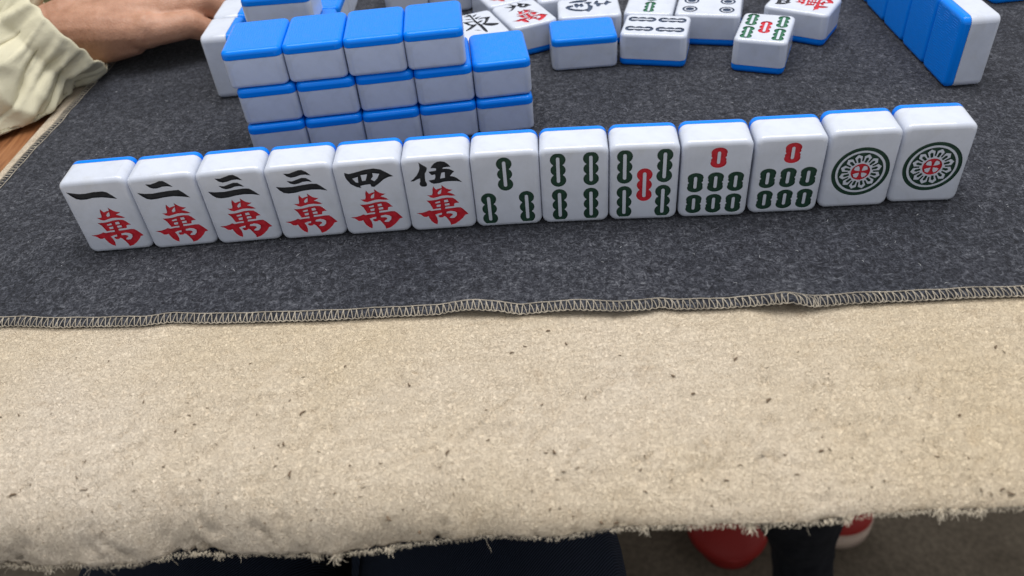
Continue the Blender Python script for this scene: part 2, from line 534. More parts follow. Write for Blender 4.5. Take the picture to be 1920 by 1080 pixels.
# overlock stitching: a running line inside and looped thread wrapped over the edge
def overlock(pts, inward, spacing, width, rng, messy=()):
    """pts: world points along the edge; inward: unit vector towards the mat"""
    tb = Tubes()
    L = [0.0]
    for a, b_ in zip(pts, pts[1:]):
        L.append(L[-1] + (b_ - a).length)
    def at(s):
        s = max(0.0, min(L[-1] - 1e-6, s))
        lo, hi = 0, len(L) - 1
        while hi - lo > 1:
            mid = (lo + hi) // 2
            if L[mid] <= s: lo = mid
            else: hi = mid
        f = (s - L[lo]) / max(1e-9, L[hi] - L[lo])
        return pts[lo].lerp(pts[hi], f)
    n = int(L[-1] / spacing)
    up = Vector((0, 0, 1))
    line = []
    r0 = 0.00020
    wid = [width * rng.uniform(0.86, 1.08) for _ in range(n + 2)]
    for k in range(n * 2):
        s = k * spacing / 2
        line.append(at(s) + inward * (width * (1 + 0.04 * math.sin(k * 0.37)) + rng.uniform(-0.0001, 0.0001)) + up * 0.00035)
    tb.add(line, r0, 5)
    path, scal = [], []
    for k in range(n):
        s = k * spacing
        p0 = at(s)
        mess = 0.0
        for (m0, m1, amt) in messy:
            if m0 <= p0.x <= m1: mess = amt
        j = lambda a: rng.uniform(-a, a) * (1 + mess * 3)
        w_ = wid[k] * (1 - 0.1 * mess)
        sk = j(0.00045)
        out = -0.00035 + j(0.00012) - max(0, mess) * rng.uniform(0, 0.0007)
        path += [p0 + inward * w_ + up * 0.00055,
                 at(s + spacing * 0.22 + sk) + inward * (w_ * 0.55) + up * (0.0007 + mess * rng.uniform(0, 0.0012)),
                 at(s + spacing * 0.46 + sk) + inward * (w_ * 0.10) + up * 0.0005,
                 at(s + spacing * 0.55 + sk) + inward * (out - 0.0002) - up * 0.0002,
                 at(s + spacing * 0.86 + sk) + inward * (out - 0.0002) - up * 0.0003,
                 at(s + spacing * 1.0 + sk) + inward * (w_ * 0.12) + up * 0.0005,
                 at(s + spacing * 1.0 + sk) + inward * (w_ * 0.6) + up * (0.0006 + mess * rng.uniform(0, 0.0012))]
        for q_ in range(4):
            ph = q_ / 4
            scal.append(at(s + spacing * ph + sk * 0.5) + inward * (out - 0.00005 - 0.00055 * abs(math.sin(math.pi * ph)) + j(0.00006)) - up * (0.0001 + 0.0002 * math.sin(math.pi * ph)))
    # round the polyline once
    sm = []
    for a, b_ in zip(path, path[1:]):
        sm += [a.lerp(b_, 0.25), a.lerp(b_, 0.75)]
    tb.add(sm, r0 * 0.95, 4)
    tb.add(scal, r0 * 0.9, 4)
    return tb
fpts = [P3(x, y, lf) for x, y, lf in front if -8.5 < x < 8.5 or True]
fpts = [p for p in fpts if -9.45 * W <= p.x <= 9.5 * W]
vin = Vector((SK, 1, 0)).normalized()
x_of = lambda px: unproj(px, 560, 0)[0] * W
st = overlock(fpts, vin, 0.0026, 0.0046, random.Random(3), [(x_of(1440), x_of(1555), 0.9), (x_of(1560), x_of(1640), 0.35), (x_of(1180), x_of(1260), 0.4)])
o = st.build('edge_stitching', M['stitch'], felt)
tag(o, 'cream overlock thread looped over the mat edge')
lpts = [mv[k] for k in range(NR)]
lfine = []
for a, b_ in zip(lpts, lpts[1:]):
    for k in range(4):
        lfine.append(a.lerp(b_, k / 4))
st = overlock(lfine[:160], Vector((1, -SK, 0)).normalized(), 0.0026, 0.0044, random.Random(5))
st.build('edge_stitching', M['stitch'], felt)

# ------------------------------------------------------------------ specks of lint
def specks(name, mat, n, gen, rng, lmin, lmax, rmin, rmax):
    tb = Tubes()
    for k in range(n):
        p = gen(rng)
        a = rng.uniform(0, math.pi)
        ln = rng.uniform(lmin, lmax)
        r = rng.uniform(rmin, rmax)
        d = Vector((math.cos(a), math.sin(a), 0)) * ln
        bend = Vector((-math.sin(a), math.cos(a), 0)) * ln * rng.uniform(-0.3, 0.3)
        tb.add([p - d * 0.5, p - d * 0.2 + bend * 0.6, p + d * 0.15 + bend * 0.7, p + d * 0.5], [r * 0.35, r, r * 0.8, r * 0.3], 5)
    return tb.build(name, mat)

# traced outlines of the engraved marks, in tile-face coordinates
GLYPH = {
 'wu': {'fill': [
   [(0.251,1.265),(0.364,1.168),(0.37,1.141),(0.355,1.101),(0.325,1.056),(0.32,1.002),(0.315,0.92),(0.335,0.863),(0.326,0.833),(0.303,0.818),(0.244,0.823),(0.219,0.852),(0.218,0.887),(0.235,0.92),(0.237,0.975),(0.2,0.964),(0.13,0.929),(0.082,0.933),(0.138,0.977),(0.2,1.04),(0.237,1.105),(0.256,1.157),(0.257,1.224)],
   [(0.424,1.14),(0.447,1.181),(0.488,1.225),(0.538,1.251),(0.596,1.255),(0.652,1.241),(0.698,1.2),(0.735,1.146),(0.674,1.145),(0.622,1.143),(0.607,1.12),(0.659,1.116),(0.716,1.104),(0.782,1.06),(0.74,1.02),(0.706,0.98),(0.769,0.963),(0.812,0.932),(0.883,0.853),(0.805,0.877),(0.701,0.886),(0.595,0.884),(0.521,0.863),(0.438,0.858),(0.4,0.878),(0.365,0.927),(0.413,0.932),(0.461,0.938),(0.477,0.975),(0.481,1.026),(0.425,1.02),(0.4,1.05),(0.385,1.085),(0.446,1.089),(0.493,1.093),(0.507,1.109),(0.508,1.133),(0.465,1.142)],
  ], 'hole': [
   [(0.581,1.048),(0.634,1.054),(0.625,0.955),(0.55,0.948)],
  ]},
 'wan': {'fill': [
   [(0.401,0.759),(0.42,0.813),(0.439,0.777),(0.459,0.747),(0.508,0.764),(0.551,0.771),(0.55,0.827),(0.583,0.792),(0.625,0.753),(0.67,0.733),(0.717,0.724),(0.672,0.7),(0.628,0.682),(0.674,0.664),(0.718,0.639),(0.753,0.608),(0.679,0.611),(0.609,0.624),(0.538,0.624),(0.476,0.61),(0.402,0.591),(0.356,0.604),(0.33,0.63),(0.3,0.654),(0.344,0.648),(0.38,0.65),(0.392,0.675)],
   [(0.277,0.553),(0.36,0.549),(0.445,0.556),(0.532,0.577),(0.628,0.583),(0.699,0.574),(0.742,0.537),(0.768,0.499),(0.794,0.47),(0.746,0.469),(0.715,0.46),(0.703,0.41),(0.643,0.408),(0.564,0.408),(0.556,0.372),(0.651,0.375),(0.748,0.384),(0.808,0.379),(0.841,0.347),(0.883,0.292),(0.92,0.24),(0.864,0.227),(0.821,0.171),(0.753,0.11),(0.687,0.066),(0.613,0.046),(0.605,0.1),(0.576,0.163),(0.551,0.21),(0.523,0.227),(0.496,0.207),(0.453,0.206),(0.427,0.236),(0.442,0.257),(0.485,0.26),(0.495,0.296),(0.433,0.287),(0.382,0.269),(0.401,0.223),(0.409,0.147),(0.393,0.076),(0.347,0.1),(0.305,0.149),(0.282,0.204),(0.27,0.249),(0.232,0.238),(0.196,0.241),(0.154,0.289),(0.08,0.322),(0.172,0.325),(0.247,0.343),(0.296,0.365),(0.332,0.347),(0.406,0.356),(0.485,0.356),(0.489,0.389),(0.422,0.384),(0.361,0.377),(0.344,0.434),(0.323,0.494)],
  ], 'hole': [
   [(0.496,0.715),(0.542,0.747),(0.526,0.67),(0.482,0.653),(0.471,0.682)],
   [(0.409,0.508),(0.491,0.526),(0.491,0.494),(0.418,0.486)],
   [(0.425,0.453),(0.495,0.462),(0.485,0.419),(0.426,0.415)],
   [(0.557,0.539),(0.617,0.544),(0.624,0.5),(0.557,0.495)],
   [(0.559,0.466),(0.633,0.474),(0.634,0.435),(0.561,0.43)],
   [(0.57,0.309),(0.644,0.323),(0.703,0.307),(0.736,0.275),(0.724,0.224),(0.682,0.183),(0.639,0.18),(0.604,0.19),(0.631,0.218),(0.664,0.237),(0.661,0.262),(0.627,0.277),(0.566,0.28)],
  ]},
 'yi': {'fill': [
   [(0.06,1.168),(0.142,1.144),(0.242,1.118),(0.352,1.115),(0.47,1.131),(0.618,1.131),(0.682,1.107),(0.747,1.036),(0.796,0.971),(0.676,0.999),(0.573,1.021),(0.426,1.025),(0.326,1.007),(0.233,1.008),(0.168,1.031),(0.111,1.092)],
  ], 'hole': [
  ]},
 'er': {'fill': [
   [(0.255,1.213),(0.338,1.204),(0.419,1.225),(0.492,1.251),(0.544,1.245),(0.593,1.201),(0.667,1.123),(0.573,1.143),(0.499,1.142),(0.418,1.121),(0.355,1.124),(0.308,1.147)],
   [(0.079,1.074),(0.189,1.046),(0.314,1.037),(0.429,1.05),(0.581,1.061),(0.728,1.06),(0.783,1.005),(0.86,0.903),(0.74,0.931),(0.618,0.953),(0.468,0.948),(0.351,0.933),(0.256,0.928),(0.19,0.949),(0.135,1.002)],
  ], 'hole': [
  ]},
 'san': {'fill': [
   [(0.275,1.224),(0.36,1.215),(0.439,1.239),(0.519,1.269),(0.572,1.263),(0.634,1.219),(0.69,1.149),(0.604,1.173),(0.531,1.17),(0.452,1.148),(0.377,1.139),(0.32,1.166)],
   [(0.296,1.087),(0.379,1.074),(0.458,1.098),(0.537,1.122),(0.6,1.115),(0.653,1.071),(0.685,1.031),(0.612,1.05),(0.538,1.047),(0.477,1.025),(0.401,1.013),(0.342,1.035)],
   [(0.103,0.999),(0.208,0.979),(0.354,0.973),(0.506,0.991),(0.656,1.002),(0.745,0.992),(0.807,0.938),(0.885,0.851),(0.775,0.88),(0.649,0.893),(0.517,0.885),(0.381,0.86),(0.269,0.856),(0.2,0.875),(0.148,0.924)],
  ], 'hole': [
  ]},
 'si': {'fill': [
   [(0.152,1.165),(0.215,1.138),(0.329,1.159),(0.481,1.193),(0.61,1.202),(0.714,1.175),(0.794,1.115),(0.894,1.035),(0.816,1.027),(0.736,0.992),(0.651,0.924),(0.566,0.867),(0.522,0.876),(0.512,0.922),(0.429,0.919),(0.352,0.905),(0.363,0.865),(0.293,0.889),(0.213,0.949),(0.16,1.047),(0.146,1.112)],
  ], 'hole': [
   [(0.255,1.048),(0.344,1.072),(0.331,0.966),(0.293,0.98)],
   [(0.395,1.099),(0.497,1.107),(0.453,0.997),(0.397,0.992)],
   [(0.58,1.12),(0.685,1.097),(0.641,1.022),(0.585,0.97),(0.538,1.011),(0.58,1.06)],
  ]},
 'liu': {'fill': [
   [(0.341,1.312),(0.427,1.267),(0.46,1.19),(0.526,1.129),(0.442,1.02),(0.332,0.911),(0.205,0.868),(0.297,0.951),(0.368,1.031),(0.206,1.173),(0.313,1.147),(0.384,1.13),(0.418,1.181)],
   [(0.593,1.289),(0.653,1.212),(0.723,1.13),(0.78,1.111),(0.841,0.949),(0.749,0.947),(0.651,0.902),(0.546,0.959),(0.529,1.072),(0.494,1.113),(0.575,1.152)],
  ], 'hole': [
   [(0.646,1.088),(0.721,1.094),(0.674,1.015),(0.621,1.013)],
  ]},
 'fa': {'fill': [
   [(0.252,0.785),(0.343,0.846),(0.463,0.875),(0.581,0.87),(0.657,0.907),(0.636,0.795),(0.545,0.745),(0.397,0.741),(0.265,0.745)],
   [(0.16,0.498),(0.215,0.601),(0.333,0.619),(0.344,0.541),(0.254,0.482),(0.352,0.402),(0.551,0.338),(0.626,0.381),(0.646,0.47),(0.64,0.622),(0.573,0.729),(0.663,0.752),(0.75,0.736),(0.708,0.648),(0.683,0.596),(0.75,0.509),(0.733,0.362),(0.692,0.277),(0.644,0.204),(0.577,0.278),(0.489,0.256),(0.347,0.299),(0.235,0.373)],
   [(0.35,0.673),(0.425,0.698),(0.465,0.633),(0.527,0.699),(0.563,0.541),(0.501,0.477),(0.462,0.559),(0.413,0.454),(0.372,0.518)],
   [(0.771,0.618),(0.809,0.745),(0.858,0.813),(0.882,0.732),(0.869,0.658),(0.99,0.618),(1.061,0.778),(1.1,0.713),(1.167,0.644),(1.091,0.6),(1.025,0.499),(0.988,0.58),(0.929,0.572),(0.876,0.449),(0.828,0.476),(0.814,0.592)],
  ], 'hole': [
  ]},
 'dong': {'fill': [
   [(0.496,1.271),(0.542,1.201),(0.538,1.065),(0.536,0.861),(0.548,0.72),(0.58,0.567),(0.583,0.369),(0.577,0.211),(0.55,0.163),(0.528,0.183),(0.509,0.3),(0.511,0.51),(0.499,0.65),(0.486,0.791),(0.494,0.989),(0.491,1.128),(0.469,1.228)],
   [(0.553,1.125),(0.687,1.182),(0.62,1.101),(0.564,1.049)],
   [(0.585,1.002),(0.724,1.02),(0.617,0.948),(0.576,0.905),(0.545,0.958)],
   [(0.362,1.173),(0.465,1.197),(0.502,1.122),(0.43,1.131)],
   [(0.324,1.042),(0.458,0.994),(0.504,0.949),(0.421,0.959)],
   [(0.167,0.451),(0.3,0.572),(0.408,0.672),(0.473,0.682),(0.499,0.65),(0.42,0.565),(0.302,0.473),(0.204,0.435)],
   [(0.254,0.905),(0.343,0.878),(0.45,0.863),(0.497,0.784),(0.435,0.822),(0.355,0.821),(0.367,0.73),(0.438,0.653),(0.379,0.623),(0.317,0.694)],
   [(0.587,0.899),(0.688,0.939),(0.885,0.894),(0.812,0.795),(0.721,0.648),(0.635,0.583),(0.6,0.622),(0.67,0.679),(0.725,0.78),(0.745,0.853),(0.704,0.878),(0.628,0.874)],
   [(0.575,0.62),(0.65,0.624),(0.736,0.589),(0.837,0.527),(0.984,0.471),(0.868,0.409),(0.744,0.408),(0.649,0.486)],
   [(0.537,0.76),(0.613,0.798),(0.689,0.802),(0.609,0.716),(0.558,0.713)],
   [(0.329,0.409),(0.424,0.368),(0.484,0.299),(0.411,0.333)],
  ], 'hole': [
  ]},
}
from mathutils.bvhtree import BVHTree
cloth_tree = BVHTree.FromPolygons([tuple(v) for v in cv], cf)
def on_cloth(px, py):
    o_ = Vector((0, 0, ZT + CAM_H * W))
    d_ = (U3(px, py, -1.0) - o_).normalized()
    hit = cloth_tree.ray_cast(o_, d_)
    return hit[0]
def cloth_gen(rng):
    while True:
        px, py = rng.uniform(0, 1920), 600 + 400 * math.sqrt(rng.random())
        h_ = on_cloth(px, py)
        if h_: return h_ + Vector((0, 0, 0.0003))
tag(specks('lint_specks', M['lint'], 120, cloth_gen, random.Random(11), 0.0006, 0.0020, 0.00012, 0.00030),
    'tiny brown specks of lint scattered over the cream cloth', 'lint', kind='stuff')
lt = Tubes()
for (px, py, ln, r_, a) in ((568, 776, 3.0, 0.42, 0.9), (533, 833, 1.8, 0.4, 1.9), (768, 722, 1.8, 0.4, 2.1), (730, 972, 3.2, 0.55, 2.2), (788, 998, 2.0, 0.5, 1.8), (1040, 848, 2.0, 0.5, 2.0),
                       (1128, 980, 1.9, 0.6, 2.1), (1155, 983, 2.2, 0.5, 0.2), (648, 688, 1.2, 0.35, 1), (1442, 752, 2.6, 0.5, 0.7), (1380, 675, 2.6, 0.45, 0.8), (1868, 652, 2.0, 0.45, 0.9),
                       (1300, 740, 1.6, 0.4, 0.2), (1262, 705, 1.8, 0.45, 2.4), (1062, 645, 1.6, 0.35, 2.0), (960, 663, 2.0, 0.35, 0.4), (1028, 622, 1.8, 0.35, 0.1), (1800, 780, 1.4, 0.45, 0.8),
                       (1540, 848, 2.0, 0.45, 0.3), (840, 850, 2.4, 0.4, 1.1), (545, 890, 3.0, 0.5, 1.6), (1895, 925, 2.6, 0.35, 2.6), (1880, 920, 2.0, 0.35, 0.4), (25, 930, 2.6, 0.5, 0.3), (330, 810, 1.2, 0.4, 1.2)):
    p = on_cloth(px, py)
    if not p: continue
    d_ = Vector((math.cos(a), math.sin(a), 0)) * ln * 0.001
    n_ = Vector((-d_.y, d_.x, 0)) * 0.18
    z_ = Vector((0, 0, 0.0004))
    r_ *= 0.001
    lt.add([p - d_ * 0.5 + z_, p - d_ * 0.15 + n_ + z_, p + d_ * 0.2 + n_ * 0.6 + z_, p + d_ * 0.5 + z_], [r_ * 0.35, r_, r_ * 0.8, r_ * 0.25], 6)
tag(lt.build('lint_crumbs', M['lint']), 'larger brown crumbs of fluff caught on the cream cloth', 'lint', kind='stuff')
def felt_gen(rng):
    px, py = rng.uniform(0, 1920), rng.uniform(60, 540)
    x, y, z = unproj(px, py, 0)
    return P3(x, y, 0.012)
tag(specks('pale_lint', M['lint_pale'], 170, felt_gen, random.Random(12), 0.0007, 0.0024, 0.00007, 0.00014),
    'tiny pale fibres of lint lying on the grey felt mat', 'lint', kind='stuff')

# ------------------------------------------------------------------ tiles
RB = 0.075                                   # edge radius, in tile widths
SEAM = 0.785 * TD                            # where the white body meets the blue back
TW = 1.008
DEPTH = 0.020                                # depth of the engraving
RC = 0.125                                   # radius of the face's corners
def rounded_box():
    bm = bmesh.new()
    bmesh.ops.create_cube(bm, size=1)
    for v in bm.verts:
        v.co = Vector((v.co.x * TW, (v.co.y + 0.5) * TD, (v.co.z + 0.5) * TH))
    al = [e for e in bm.edges if abs((e.verts[0].co - e.verts[1].co).normalized().y) > 0.99]
    bmesh.ops.bevel(bm, geom=al, offset=RC, segments=6, profile=0.5, affect='EDGES')
    bm.normal_update()
    rim = [e for e in bm.edges if any(abs(f.normal.y) > 0.99 for f in e.link_faces)]
    bmesh.ops.bevel(bm, geom=rim, offset=RB, segments=5, profile=0.5, affect='EDGES')
    return bm
def is_flat(f):
    n = f.normal
    return max(abs(n.x), abs(n.y), abs(n.z)) > 0.9999
def finish(bm, name, mat):
    bm.normal_update()
    for f in bm.faces:
        f.smooth = not is_flat(f)
    bm.transform(Matrix.Scale(W, 4))
    me = bpy.data.meshes.new(name)
    bm.to_mesh(me)
    bm.free()
    me.materials.append(mat)
    return me
def half(keep_front):
    bm = rounded_box()
    s = SEAM - 0.008 if keep_front else SEAM
    r = bmesh.ops.bisect_plane(bm, geom=bm.verts[:] + bm.edges[:] + bm.faces[:], plane_co=(0, s, 0), plane_no=(0, 1, 0),
                               clear_outer=keep_front, clear_inner=not keep_front)
    ed = [e for e in r['geom_cut'] if isinstance(e, bmesh.types.BMEdge)]
    bmesh.ops.contextual_create(bm, geom=ed)
    for e in ed:
        e.smooth = False
    return bm
BACK = finish(half(False), 'blue_back', M['blue'])
BODY = finish(half(True), 'white_body', M['white'])

def in_poly(p, poly):
    x, y = p
    c = False
    j = len(poly) - 1
    for i in range(len(poly)):
        xi, yi = poly[i]
        xj, yj = poly[j]
        if (yi > y) != (yj > y) and x < (xj - xi) * (y - yi) / (yj - yi) + xi:
            c = not c
        j = i
    return c

FACE_CACHE = {}
def face_meshes(key, shapes):
    """white body whose front is pierced by the engraved shapes, and one recessed painted mesh per shape.
    shapes: list of (name, material, fills, holes, islands) in face coordinates (s 0..1, t 0..TH)"""
    if key in FACE_CACHE:
        return FACE_CACHE[key]
    hx = TW / 2 - RB
    tb_ = rounded_box()
    tb_.normal_update()
    rect = [(v.co.x, v.co.z) for v in [f for f in tb_.faces if f.normal.y < -0.9999][0].verts]
    tb_.free()
    def loc(poly):
        return [(max(-hx + 0.004, min(hx - 0.004, s - 0.5)), max(RB + 0.004, min(TH - RB - 0.004, t))) for s, t in poly]
    shp = [(n, m_, [loc(p) for p in f], [loc(p) for p in h], [loc(p) for p in i]) for n, m_, f, h, i in shapes]
    verts, edges = [], []
    def addpoly(p):
        b0 = len(verts)
        verts.extend(Vector(q) for q in p)
        edges.extend((b0 + k, b0 + (k + 1) % len(p)) for k in range(len(p)))
    addpoly(rect)
    for _, _, f, h, i in shp:
        for p in f + h + i: addpoly(p)
    vo, eo, fo, _, _, _ = delaunay_2d_cdt(verts, edges, [], 0, 1e-5)
    cls = []
    for t in fo:
        cx_ = sum(vo[k].x for k in t) / len(t)
        cy_ = sum(vo[k].y for k in t) / len(t)
        k_ = -1
        if not in_poly((cx_, cy_), rect): k_ = -2
        else:
            for si, (_, _, f, h, i) in enumerate(shp):
                if (any(in_poly((cx_, cy_), p) for p in f) and not any(in_poly((cx_, cy_), p) for p in h)) or any(in_poly((cx_, cy_), p) for p in i):
                    k_ = si
        cls.append(k_)
    # body
    bm = half(True)
    bm.normal_update()
    ff = [f for f in bm.faces if f.normal.y < -0.9999]
    bmesh.ops.delete(bm, geom=ff, context='FACES_ONLY')
    vm = {}
    def bv(k):
        if k not in vm: vm[k] = bm.verts.new((vo[k].x, 0, vo[k].y))
        return vm[k]
    def oriented(t):
        a, b_, c = (vo[k] for k in t[:3])
        return t if (b_.x - a.x) * (c.y - a.y) - (b_.y - a.y) * (c.x - a.x) > 0 else tuple(reversed(t))
    for t, k_ in zip(fo, cls):
        if k_ == -1:
            try: bm.faces.new([bv(k) for k in oriented(tuple(t))])
            except ValueError: pass
    bmesh.ops.remove_doubles(bm, verts=[v for v in bm.verts if abs(v.co.y) < 1e-6], dist=1e-5)
    body = finish(bm, 'white_body', M['white'])
    emap = {}
    for t, k_ in zip(fo, cls):
        t = oriented(tuple(t))
        for a, b_ in zip(t, t[1:] + t[:1]):
            emap[(a, b_)] = k_
    marks = []
    for si, (n, m_, *_r) in enumerate(shp):
        V, F, idx = [], [], {}
        def gv(k, dep):
            if (k, dep) not in idx:
                idx[(k, dep)] = len(V)
                V.append((vo[k].x * W, (DEPTH if dep else 0.0) * W, vo[k].y * W))
            return idx[(k, dep)]
        for t, k_ in zip(fo, cls):
            if k_ != si: continue
            t = oriented(tuple(t))
            F.append(tuple(gv(k, 1) for k in t))
            for a, b_ in zip(t, t[1:] + t[:1]):
                if emap.get((b_, a)) != si:
                    F.append((gv(a, 0), gv(b_, 0), gv(b_, 1), gv(a, 1)))
        if not F: continue
        me_ = bpy.data.meshes.new(n)
        me_.from_pydata(V, [], F)
        me_.materials.append(M[m_])
        marks.append((n, me_))
    FACE_CACHE[key] = (body, marks)
    return FACE_CACHE[key]

# shapes in face coordinates
def ell(cx_, cy_, rx, ry, n=20, a0=0.0):
    return [(cx_ + rx * math.cos(a0 + 2 * math.pi * k / n), cy_ + ry * math.sin(a0 + 2 * math.pi * k / n)) for k in range(n)]
def slot(cx_, cy_, w_, h_, n=6):
    pts = []
    r_ = w_ / 2
    for k in range(n + 1): pts.append((cx_ + r_ * math.cos(math.pi * k / n), cy_ + h_ / 2 - r_ + r_ * math.sin(math.pi * k / n)))
    for k in range(n + 1): pts.append((cx_ - r_ * math.cos(math.pi * k / n), cy_ - h_ / 2 + r_ - r_ * math.sin(math.pi * k / n)))
    return pts
def stick(cx_, cy_, mat, small=False):
    if small:
        f = [ell(cx_, cy_ + dy, 0.116, 0.083) for dy in (0.086, -0.086)] + [ell(cx_, cy_ + dy, 0.112, 0.06) for dy in (0.035, -0.035)]
        h_ = [slot(cx_, cy_, 0.046, 0.205)]
    else:
        f = [ell(cx_, cy_ + 0.175, 0.115, 0.112), ell(cx_, cy_, 0.112, 0.105), ell(cx_, cy_ - 0.175, 0.115, 0.112)]
        h_ = [slot(cx_, cy_, 0.05, 0.435)]
    return ('bamboo_mark', mat, f, h_, [])
def scaled(polys, k, c, off=(0, 0)):
    return [[(c[0] + (x - c[0]) * k + off[0], c[1] + (y - c[1]) * k + off[1]) for x, y in p] for p in polys]
def glyph(key, name, mat, k=1.0, c=(0.5, 0.5), off=(0, 0)):
    g = GLYPH[key]
    return (name, mat, scaled(g['fill'], k, c, off), scaled(g['hole'], k, c, off), [])
WAN = lambda dx=0.0, dy=0.0: glyph('wan', 'character_mark', 'red', 0.945, (0.5, 0.44), (dx, 0.022 + dy))
NUM = lambda key, dy=0.0, k=0.95: glyph(key, 'numeral_mark', 'black', k, (0.49, 1.05), (0, -0.012 + dy))
def tong_big(cx_, cy_):
    sh = [('ring_mark', 'green', [ell(cx_, cy_, 0.412, 0.412, 56)], [ell(cx_, cy_, 0.355, 0.355, 56)], [])]
    holes, tongues = [], []
    for k in range(12):
        a = 2 * math.pi * (k + 0.5) / 12
        def pt(r_, da): return (cx_ + r_ * math.cos(a + da), cy_ + r_ * math.sin(a + da))
        holes.append([pt(0.165, -0.19), pt(0.262, -0.205), pt(0.300, 0), pt(0.262, 0.205), pt(0.165, 0.19)])
        tongues.append([pt(0.160, -0.105), pt(0.228, -0.10), pt(0.250, 0), pt(0.228, 0.10), pt(0.160, 0.105)])
    sh.append(('rosette_mark', 'green', [ell(cx_, cy_, 0.322, 0.322, 56)], [ell(cx_, cy_, 0.178, 0.178, 40)] + holes, [t for t in tongues]))
    pet = []
    for k in range(4):
        a = math.pi / 4 + math.pi / 2 * k
        pet.append([(cx_ + r_ * math.cos(a + da), cy_ + r_ * math.sin(a + da)) for r_, da in ((0.022, 0), (0.075, -0.46), (0.108, -0.40), (0.117, 0), (0.108, 0.40), (0.075, 0.46))])
    sh.append(('centre_mark', 'red', [ell(cx_, cy_, 0.137, 0.137, 36)], pet, []))
    return sh
def dot(cx_, cy_):
    return ('dot_mark', 'slate', [ell(cx_, cy_, 0.155, 0.155, 28)], [ell(cx_, cy_, 0.112, 0.112, 24)], [p for p in [ell(cx_, cy_, 0.085, 0.085, 20)]])
def bar(x0, y0, x1, y1, w0, w1):
    dx, dy = x1 - x0, y1 - y0
    l_ = math.hypot(dx, dy)
    nx_, ny_ = -dy / l_, dx / l_
    return [(x0 + nx_ * w0 / 2, y0 + ny_ * w0 / 2), (x0 - nx_ * w0 / 2, y0 - ny_ * w0 / 2), (x1 - nx_ * w1 / 2, y1 - ny_ * w1 / 2), (x1 + nx_ * w1 / 2, y1 + ny_ * w1 / 2)]
EAST = glyph('dong', 'character_mark', 'black')
fa_g = GLYPH['fa']
FA = ('character_mark', 'slate', [[(n_, TH - u_) for u_, n_ in p] for p in fa_g['fill']], [], [])
BS = 'bamboo'
SHAPES = {
    'man1': [NUM('yi'), WAN(0.03, -0.005)], 'man2': [NUM('er'), WAN(0.02)], 'man3': [NUM('san'), WAN()], 'man4': [NUM('si'), WAN()], 'man5': [NUM('wu'), WAN()],
    'sou3': [stick(0.49, 0.945, 'green'), stick(0.215, 0.345, 'green'), stick(0.785, 0.345, 'green')],
    'sou4': [stick(0.265, 0.960, 'green'), stick(0.745, 0.962, 'green'), stick(0.270, 0.345, 'green'), stick(0.740, 0.345, 'green')],
    'sou5': [stick(0.215, 0.960, 'green'), stick(0.790, 0.962, 'green'), stick(0.507, 0.640, 'red'), stick(0.215, 0.345, 'green'), stick(0.785, 0.345, 'green')],
    'sou7': [stick(0.522, 1.050, 'red', True)] + [stick(x_, y_, 'green', True) for y_ in (0.636, 0.258) for x_ in (0.216, 0.508, 0.797)],
    'tong1': tong_big(0.512, 0.632),
    'sou5d': [stick(0.205, 0.960, 'green_lit'), stick(0.795, 0.960, 'green_lit'), stick(0.5, 0.645, 'red'), stick(0.205, 0.345, 'green_lit'), stick(0.795, 0.345, 'green_lit')],
    'sou4d': [stick(0.27, 0.965, 'slate'), stick(0.73, 0.965, 'slate'), stick(0.27, 0.355, 'slate'), stick(0.73, 0.355, 'slate')],
    'sou2d': [stick(0.5, 0.945, 'green_lit'), stick(0.5, 0.335, 'green_lit')],
    'tong4': [dot(0.26, 1.03), dot(0.70, 1.03), dot(0.26, 0.29), dot(0.70, 0.29)],
    'east': [EAST], 'fa': [FA], 'man6': [glyph('liu', 'numeral_mark', 'black', 0.9, (0.5, 1.05), (0, -0.02)), WAN()],
    'man4r': [NUM('si'), WAN()],
}

def tile(x, y, z, rot, pose, label, face=None, group=None, tilt=0.0):
    """pose: 'up' upright on its short edge, 'open' lying face up, 'down' lying face down; x, y = middle of the face's lower edge"""
    r = empty('mahjong_tile', label, 'mahjong tile', group)
    base = {'up': Matrix.Identity(4), 'open': Matrix.Rotation(-math.pi / 2, 4, 'X'), 'down': Matrix.Rotation(math.pi / 2, 4, 'X')}[pose]
    zz = z + (TD if pose == 'open' else 0)
    r.matrix_world = Matrix.Translation(P3(x, y, zz + 0.003)) @ Matrix.Rotation(rot, 4, 'Z') @ Matrix.Rotation(tilt, 4, 'X') @ base
    if face:
        body, marks = face_meshes(face, SHAPES[face])
    else:
        body, marks = BODY, []
    for n_, me_ in [('white_body', body), ('blue_back', BACK)] + marks:
        o_ = bpy.data.objects.new(n_, me_)
        C.objects.link(o_)
        o_.parent = r
    return r

